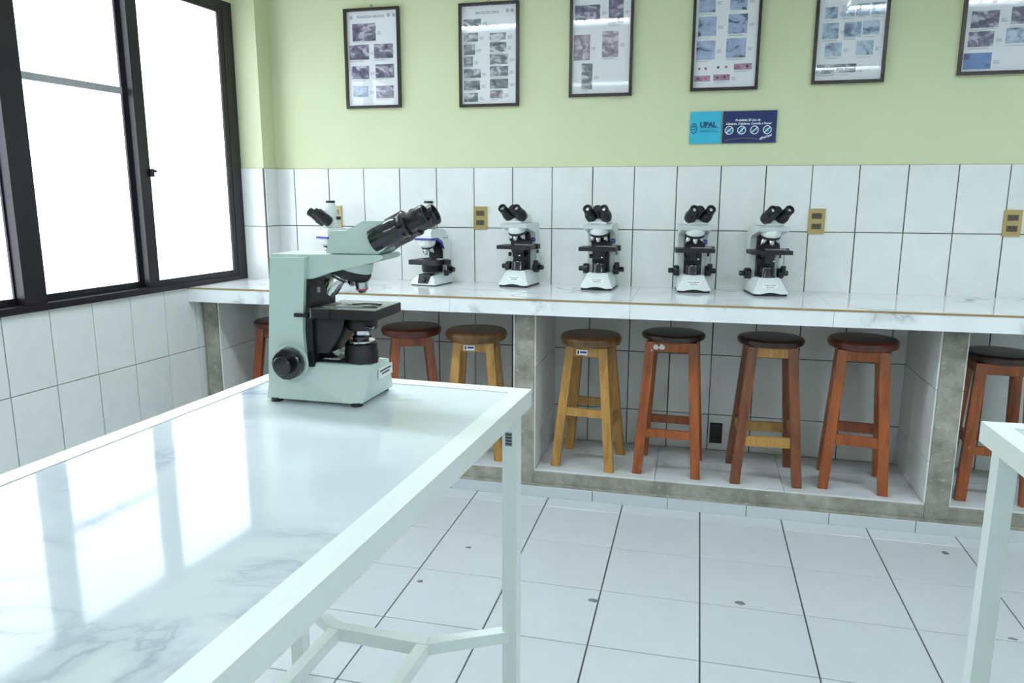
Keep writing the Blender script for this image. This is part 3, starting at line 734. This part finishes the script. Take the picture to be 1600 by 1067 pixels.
def trinocular_microscope(label, loc, deg, hdeg):
    t = thing('microscope', label, 'microscope', (loc[0], loc[1], ZC), math.radians(deg), 'microscopes along the worktop')
    Wm = 'enamel_white'
    MB().box(-.066, .066, -.080, .096, 0, .005, .001).build('foot_plate', 'black_plastic', t)
    MB().hull([(-.076, -.088, .005), (.076, -.088, .005), (-.070, .104, .005), (.070, .104, .005), (-.050, -.064, .046), (.050, -.064, .046), (-.044, .04, .062), (.044, .04, .062), (-.06, .104, .06), (.06, .104, .06)], .005, 3).build('base', Wm, t)
    MB().hull([(-.028, -.0865, .010), (.034, -.0865, .010), (-.030, -.068, .056), (.036, -.068, .056), (-.030, -.02, .056), (.036, -.02, .056)], .003).build('control_panel', 'black_metal', t)
    MB().lathe([(.013, 0), (.013, .008), (.011, .010), (0, .010)], (.006, -.079, .030), (0, -.93, .37), 20).build('dimmer_knob', 'black_plastic', t)
    n = 10
    prof = [(.104, .040), (.106, .16)]
    for k in range(1, n):
        a = math.pi/2*k/n; prof.append((.106-.075*(1-math.cos(a)), .195+.080*math.sin(a)))
    prof += [(.030, .276), (-.060, .276), (-.072, .262), (-.070, .232), (-.010, .228), (.030, .205), (.052, .165), (.055, .10), (.040, .040)]
    MB().prism(prof, -.047, .047, 'yz', .005, 3).build('arm', Wm, t)
    MB().prism([(-.006, .2285), (.024, .203), (.045, .165), (.047, .10), (.034, .052), (.062, .052), (.066, .17), (.040, .215)], -.0385, .0385, 'yz', .002).build('arm_panel', 'black_metal', t)
    MB().prism([(-.0735, .222), (-.0735, .2325), (-.010, .2335), (.034, .214), (.056, .176), (.049, .172), (.026, .203), (-.012, .222)], -.0480, .0480, 'yz', .001).build('blue_stripe', 'blue_band', t)
    c = Vector((0, -.030, .190)); ax = Vector((0, .22, -.97)).normalized()
    MB().lathe([(.043, -.040), (.043, -.018), (.038, -.006), (.028, 0)], c, ax, 32).build('nosepiece_housing', Wm, t)
    MB().lathe([(.030, -.003), (.032, .002), (.028, .008), (0, .010)], c, ax, 32).build('turret', 'black_metal', t)
    for a, L in ((0, .034), (90, .028), (180, .030), (270, .028)):
        A = math.radians(a); rad = Vector((math.sin(A), -math.cos(A), 0))
        dd = (ax*.96 + rad*.25).normalized(); p = c + rad*.017 + ax*.006
        MB().lathe([(.009, 0), (.0105, .003), (.0105, L*.7), (.006, L), (0, L)], p, dd, 18).build('objective', 'chrome', t)
    stage_set(t, .102, .126, .078, -.084, .044)
    MB().box(-.024, .030, -.03, .012, .126, .133, .001).build('specimen_clip', 'black_metal', t)
    MB().lathe([(.030, 0), (.034, .006), (.034, .034), (.038, .040), (0, .040)], (0, -.022, .064), (0, 0, 1), 24).build('condenser', 'black_metal', t)
    MB().cyl((.082, .010, .046), (.082, .010, .074), .012, seg=18, ch=.001).build('stage_knob', 'black_plastic', t)
    MB().cyl((.082, .010, .074), (.082, .010, .104), .004, seg=10).build('drive_shaft', 'silver', t)
    MB().box(.062, .098, -.012, .030, .100, .124, .002).build('drive_block', 'black_metal', t)
    for s in (-1, 1):
        k = MB().lathe([(.019, 0), (.022, .003), (.022, .022), (.020, .025), (0, .025)], (s*.050, .070, .072), (s, 0, 0), 18).build('coarse_knob', 'black_plastic', t)
        MB().lathe([(.012, 0), (.013, .002), (.013, .018), (0, .018)], (s*.074, .070, .072), (s, 0, 0), 18).build('fine_knob', 'black_plastic', k)
    MB().lathe([(.033, 0), (.035, .004), (.036, .040), (.033, .062), (.027, .090), (.022, .120), (.022, .124), (0, .124)], (0, -.012, .2765), (0, 0, 1), 32, sy=1.15).build('head', Wm, t)
    MB().lathe([(.0225, 0), (.0235, .002), (.0235, .010), (.0225, .012), (0, .012)], (0, -.012, .400), (0, 0, 1), 28).build('tube_cap', 'black_plastic', t)
    MB().cyl((.036, .0, .325), (.054, .004, .325), .009, seg=14, ch=.001).build('light_path_knob', 'black_plastic', t)
    turn(binocular(t, (0, -.034, .308), math.radians(33), .036, .02, s=1.2, L=.064), hdeg, -.012)
    text('marker_number', 'N-18', .020, 'print_black', t, (.0476, .064, .232), (math.pi/2 - .5, 0, math.pi/2), ext=.0003)
    return t
trinocular_microscope('white and black microscope with blue stripe and top camera tube, leftmost, behind the large one', (-1.712, -0.150), -28, -12)
trinocular_microscope('white microscope with blue stripe right below the large microscope eyepieces', (-1.186, -0.150), -12, 0)

# ------------------------------------------------------------------ outlets
def outlet(label, x, z):
    t = thing('wall_outlet', label, 'outlet', (x, -0.0075, z), 0, 'gold wall outlets')
    MB().box(-.036, .036, -.007, 0, -.057, .057, .003).build('cover_plate', 'outlet_gold', t)
    for dz in (.0235, -.0235):
        s = MB().box(-.021, .021, -.0085, -.006, dz-.0125, dz+.0125, .001, 1).build('socket', 'socket_brown', t)
        for dx in (-.009, .009):
            MB().box(dx-.0022, dx+.0022, -.0092, -.008, dz-.001, dz+.008).build('slot', 'print_black', s, False)
        MB().cyl((0, -.008, dz-.006), (0, -.0092, dz-.006), .0028, seg=10).build('earth_hole', 'print_black', s, False)
    return t
outlet('gold outlet behind the leftmost trinocular microscope', -1.768, 1.258)
outlet('gold double outlet left of the first plain white microscope', -0.967, 1.258)
outlet('gold outlet half hidden behind a microscope head', -0.367, 1.262)
outlet('gold double outlet right of the rightmost microscope', 0.632, 1.257)
outlet('gold double outlet near the right edge of the tiled wall', 1.428, 1.256)
ob = thing('socket_box', 'black open socket box in the tiles under the worktop', 'outlet', (0.240, -0.0075, 0.215))
MB().box(-.030, .030, -.003, 0, -.052, .052, .001).build('box_rim', 'black_plastic', ob)
MB().box(-.018, .018, -.006, -.002, -.040, -.008, .001).build('socket', 'black_metal', ob)
MB().box(-.018, .018, -.006, -.002, .008, .040, .001).build('socket', 'black_metal', ob)

# ------------------------------------------------------------------ posters
def poster(label, x0, x1, z0, z1, pbox, photos, title=None, logos=(), dots=(), hanger=False, tilt=0.0):
    t = thing('framed_poster', label, 'poster', ((x0+x1)/2, 0.0, z0), 0, 'framed posters in a row')
    w = x1-x0; h = z1-z0; fw = .013; D = .020
    for a in ((-w/2, -w/2+fw, 0, h), (w/2-fw, w/2, 0, h)):
        MB().box(a[0], a[1], -D, -.001, a[2], a[3], .002).build('frame_bar', 'frame_wood', t)
    for a in ((-w/2+fw, w/2-fw, 0, fw), (-w/2+fw, w/2-fw, h-fw, h)):
        MB().box(a[0], a[1], -D, -.001, a[2], a[3], .002).build('frame_bar', 'frame_wood', t)
    sh = MB().box(-w/2+fw, w/2-fw, -.006, -.001, fw, h-fw).build('print_sheet', 'paper', t, False)
    bx0, by0, bx1, by1 = pbox
    def U(px): return -w/2 + w*(px-bx0)/(bx1-bx0)
    def V(py): return h - h*(py-by0)/(by1-by0)
    lines = MB(); nl = 0
    lim = w/2-fw-.004
    for i, (a, b_, c, d, mat) in enumerate(photos):
        X0, X1, Z0, Z1 = max(-lim, U(a)), min(lim, U(c)), V(d), V(b_)
        if Z1 > h-fw-.003 or Z0 < fw: continue
        me = bpy.data.meshes.new('photo_print')
        cxm, czm = (X0+X1)/2, (Z0+Z1)/2
        hw, hh = (X1-X0)/2, (Z1-Z0)/2
        bm = bmesh.new()
        for y in (0.0, -.0006):
            pass
        vs_ = [bm.verts.new((sx_*hw, y, sz_*hh)) for y in (0, -.0006) for sx_, sz_ in ((-1,-1),(1,-1),(1,1),(-1,1))]
        for f in ((0,1,2,3),(7,6,5,4),(0,4,5,1),(1,5,6,2),(2,6,7,3),(3,7,4,0)): bm.faces.new([vs_[q] for q in f])
        bmesh.ops.recalc_face_normals(bm, faces=bm.faces); bm.to_mesh(me); bm.free()
        me.materials.append(MATS[mat]); o = link('photo_print', me, sh); o.location = (cxm, -.006, czm)
        # caption lines below
        for k in range(2):
            zz = Z0 - .0045 - .0042*k
            if zz > fw+.004 and random.random() < .8:
                lines.box(X0+random.uniform(0, .006), X0+(X1-X0)*random.uniform(.6, 1.0), -.0066, -.006, zz-.0007, zz+.0007); nl += 1
        right = X1+.008
        if right + .02 < lim and not any(p[0] < c+40 and p[2] > c+5 and p[1] < d and p[3] > b_ for p in photos):
            for k in range(4):
                zz = czm - .004*k
                if zz > Z0:
                    lines.box(right, min(lim, right+random.uniform(.014, .026)), -.0066, -.006, zz-.0007, zz+.0007); nl += 1
    if nl:
        lines.build('caption_lines', 'print_grey', sh, False)
    if title:
        text('title', title[0], title[1], 'print_grey', sh, (U(title[2]), -.0062, V(title[3])), bold=.0003)
    for px, py, r in logos:
        MB().lathe([(r*.75, 0), (r, 0), (r, .0005), (r*.75, .0005)], (U(px), -.006, V(py)), (0, -1, 0), 20, loop=True).cyl((U(px), -.006, V(py)), (U(px), -.0065, V(py)), r*.5, seg=10).build('emblem', 'print_grey', sh, False)
    for px, py, r, mat in dots:
        MB().cyl((U(px), -.0062, V(py)), (U(px), -.0070, V(py)), r, seg=12).build('specimen_dot', mat, sh, False)
    MB().box(-w/2+fw-.002, w/2-fw+.002, -.0135, -.0120, fw-.002, h-fw+.002).build('glass_pane', 'poster_glass', t, False)
    if hanger:
        MB().cyl((0.0, 0, h+.012), (0.0, -.014, h+.014), .0018, seg=8).tube([(-.012, -.008, h-.002), (0, -.010, h+.013), (.012, -.008, h-.002)], .0008, 6).build('hanging_nail', 'black_metal', t)
    return t
def ph(mat, L): return [(*p, mat) for p in L]
poster('framed poster of blood drawing photos, leftmost of the row', -1.676, -1.379, 1.806, 2.286, (30, 85, 550, 1035),
       ph('photo_violet', [(103,225,325,390),(68,423,255,565),(303,423,482,560),(78,625,250,750),(312,615,487,745),(312,820,478,940)]) + ph('photo_blue', [(92,818,237,922)]),
       ('PUNCION VENOSA', .017, 280, 165), ((95,165,.010),(447,157,.009),(498,160,.009)), hanger=True)
poster('framed poster with two columns of small grey photos, second from the left', -1.070, -0.770, 1.799, 2.280, (50, 20, 620, 1020),
       ph('photo_grey', [(92,170,260,240),(92,300,230,383),(92,410,203,510),(92,527,180,625),(92,648,255,735),(92,762,248,853),(92,880,228,968),(343,310,497,376),(343,400,500,492),(343,515,518,610),(343,630,518,725),(343,752,518,845)]) + ph('photo_mauve', [(343,865,467,937)]),
       ('BACILOSCOPIA', .017, 320, 115), ((510,105,.009),(555,105,.009)), hanger=True)
poster('framed poster with few tall photos and bright lamp reflections, third from left', -0.523, -0.226, 1.832, 2.312, (75, -60, 735, 1010),
       ph('photo_violet', [(125,95,387,240),(475,45,628,290)]) + ph('photo_mauve', [(118,385,290,640),(415,360,585,618)]) + ph('photo_grey', [(205,672,320,935)]))
poster('framed poster with pale blue photos and pink smear samples above the signs', 0.041, 0.338, 1.843, 2.323, (45, -195, 800, 1015),
       ph('photo_paleblue', [(108,-60,290,160),(450,-60,640,150),(108,205,310,415),(440,190,652,400),(98,465,308,672),(432,450,650,660)]) + ph('photo_pink', [(88,845,268,910),(303,838,487,905),(527,727,725,793)]),
       dots=[(140,768,.006,'dot_red'),(212,768,.006,'dot_red'),(352,760,.006,'dot_dark'),(440,758,.006,'dot_red'),(128,880,.006,'dot_dark'),(215,878,.006,'dot_red'),(350,873,.006,'dot_dark'),(428,870,.006,'dot_dark'),(578,760,.007,'dot_red'),(675,757,.007,'dot_dark')])
poster('framed poster of bluish slide photos with grey strips along the bottom', 0.565, 0.862, 1.858, 2.338, (60, -400, 950, 1005),
       ph('photo_blue', [(175,70,330,210),(378,55,535,195),(550,45,710,190),(735,40,890,185),(155,262,355,455),(420,260,630,445),(645,250,850,420),(200,500,408,670),(585,490,790,665),(200,-250,430,-60),(540,-250,780,-60)]) + ph('photo_grey', [(118,765,605,805),(115,830,350,880),(362,815,600,870)]))
poster('framed poster cut off by the right edge, with blue panel at its bottom', 1.148, 1.445, 1.876, 2.356, (90, -570, 1065, 1000),
       ph('photo_violet', [(200,165,545,385),(690,130,985,355),(190,430,505,630),(200,-150,545,20),(690,-150,985,20)]) + ph('photo_blue', [(650,400,965,600)]) + ph('photo_solidblue', [(155,710,505,925)]))

# ------------------------------------------------------------------ signs
s1 = thing('sign_board', 'cyan square sign reading UPAL with an emblem', 'sign', (0.117, 0, 1.609))
MB().box(-.070, .070, -.010, -.0005, 0, .143, .001, 1).build('board', 'sign_cyan', s1)
text('lettering', 'UPAL', .031, 'sign_ink', s1, (.013, -.0102, .083), bold=.0019)
ls = MB()
for z, a, b_ in ((.070, -.023, .062), (.060, -.023, .046), (.052, -.023, .064)):
    x = a
    while x < b_:
        l = random.uniform(.004, .009); ls.box(x, min(x+l, b_), -.0106, -.0098, z-.0012, z+.0012); x += l+.0016
ls.build('small_print', 'sign_ink', s1, False)
em = MB()
for k, (r0, r1) in enumerate(((.0165, .0118), (.0100, .0066))):
    for j in range(11):
        a0 = math.pi*(j/11.0) ; a1 = math.pi*((j+.72)/11.0)
        P = [(-.050+r*math.cos(a), .067+1.5*r*math.sin(a)) for r, a in ((r0, a0), (r0, a1), (r1, a1), (r1, a0))]
        em.prism(P, -.0106, -.0098, 'xz')
for dx, dz, r in ((-.011, .062, .0045), (.011, .062, .0045), (0, .064, .004), (-.006, .052, .004), (.006, .052, .004), (0, .045, .0045), (-.012, .050, .003), (.012, .050, .003), (0, .075, .004)):
    em.prism([(-.050+dx-r, dz), (-.050+dx, dz-r), (-.050+dx+r, dz), (-.050+dx, dz+r)], -.0106, -.0098, 'xz')
em.build('emblem', 'sign_ink', s1, False)
s2 = thing('sign_board', 'dark blue sign with white text and four prohibition circles', 'sign', (0.313, 0, 1.609))
MB().box(-.118, .118, -.010, -.0005, 0, .142, .001, 1).build('board', 'sign_navy', s2)
text('lettering', 'Prohibido El Uso de', .0135, 'sign_white', s2, (-.008, -.0102, .101), bold=.00035, shear=.18)
text('lettering', 'Cámaras, Celulares, Comida y Fumar', .0132, 'sign_white', s2, (-.004, -.0102, .0855), bold=.00035, shear=.18)
for i, x in enumerate((-.088, -.033, .023, .079)):
    z = .057
    ci = MB().lathe([(.0155, 0), (.0190, 0), (.0190, .0008), (.0155, .0008)], (x, -.010, z), (0, -1, 0), 32, loop=True)
    ci.prism([(x-.0135, z-.0110), (x-.0110, z-.0135), (x+.0135, z+.0110), (x+.0110, z+.0135)], -.0112, -.0100, 'xz')
    ci.build('prohibition_circle', 'sign_white', s2, False)
    g = MB()
    if i == 0: g.box(x-.011, x+.011, -.0106, -.0098, z-.008, z+.006).box(x-.004, x+.004, -.0106, -.0098, z+.006, z+.009)
    elif i == 1: g.box(x-.0055, x+.0055, -.0106, -.0098, z-.012, z+.012)
    elif i == 2: g.box(x-.012, x+.008, -.0106, -.0098, z-.003, z+.0005).box(x+.009, x+.012, -.0106, -.0098, z-.003, z+.006)
    else: g.prism([(x-.011, z+.004), (x-.008, z-.009), (x+.008, z-.009), (x+.011, z+.004)], -.0106, -.0098, 'xz').box(x-.009, x+.009, -.0106, -.0098, z+.004, z+.008)
    g.build('pictogram', 'sign_teal', s2, False)
text('lettering', '#SoyUpal', .014, 'sign_white', s2, (.073, -.0102, .026), rot=(math.pi/2, -.33, 0), shear=.3, bold=.0003)
cv = MB(); P = [(-.105 + .17*k/16, -.0100, .010 + .012*math.sin(math.pi*(k+1)/18)) for k in range(17)]
cv.tube(P, .0006, 6); cv.build('curved_line', 'sign_line', s2, False)

# ------------------------------------------------------------------ ceiling lamps
def lamp(x0, x1, y, label, z=2.60):
    t = thing('ceiling_lamp', label, 'lamp', ((x0+x1)/2, y, z), 0, 'fluorescent ceiling lamps')
    L = (x1-x0)/2
    MB().box(-L, L, -.10, .10, .045, ZCEIL-z, .004).build('housing', 'louvre_white', t)
    MB().box(-L+.01, L-.01, -.085, .085, .022, .046).build('diffuser', 'lamp_diffuser', t, False)
    for s in (-1, 1):
        MB().box(-L, L, s*.092-.004, s*.092+.004, 0.0, .050).build('side_rail', 'louvre_white', t, False)
    n = 16
    for k in range(n+1):
        x = -L + 2*L*k/n
        MB().box(x-.0015, x+.0015, -.088, .088, .002, .020).build('louvre_blade', 'louvre_white', t, False)
lamp(-1.60, -0.40, -1.66, 'fluorescent ceiling lamp reflected in the left posters', 2.51)
lamp(0.95, 2.15, -1.66, 'fluorescent ceiling lamp reflected in the right posters', 2.51)
lamp(3.40, 4.62, -4.7, 'added fill lamp, unseen beyond the right edge, back row')  # made-up lamp, added to light the scene from the right
lamp(-1.85, -0.63, -5.2, 'fluorescent ceiling lamp far behind, on the left')
lamp(1.15, 2.37, -4.7, 'fluorescent ceiling lamp far behind, on the right')
for x, n in ((-1.3, 'left'), (0.5, 'middle'), (2.3, 'right'), (4.0, 'far right')):
    lamp(x-0.6, x+0.6, -6.6, 'added ceiling fill lamp of the unseen rearmost row, %s' % n)  # extra lamps out of view, added for more frontal and ambient light
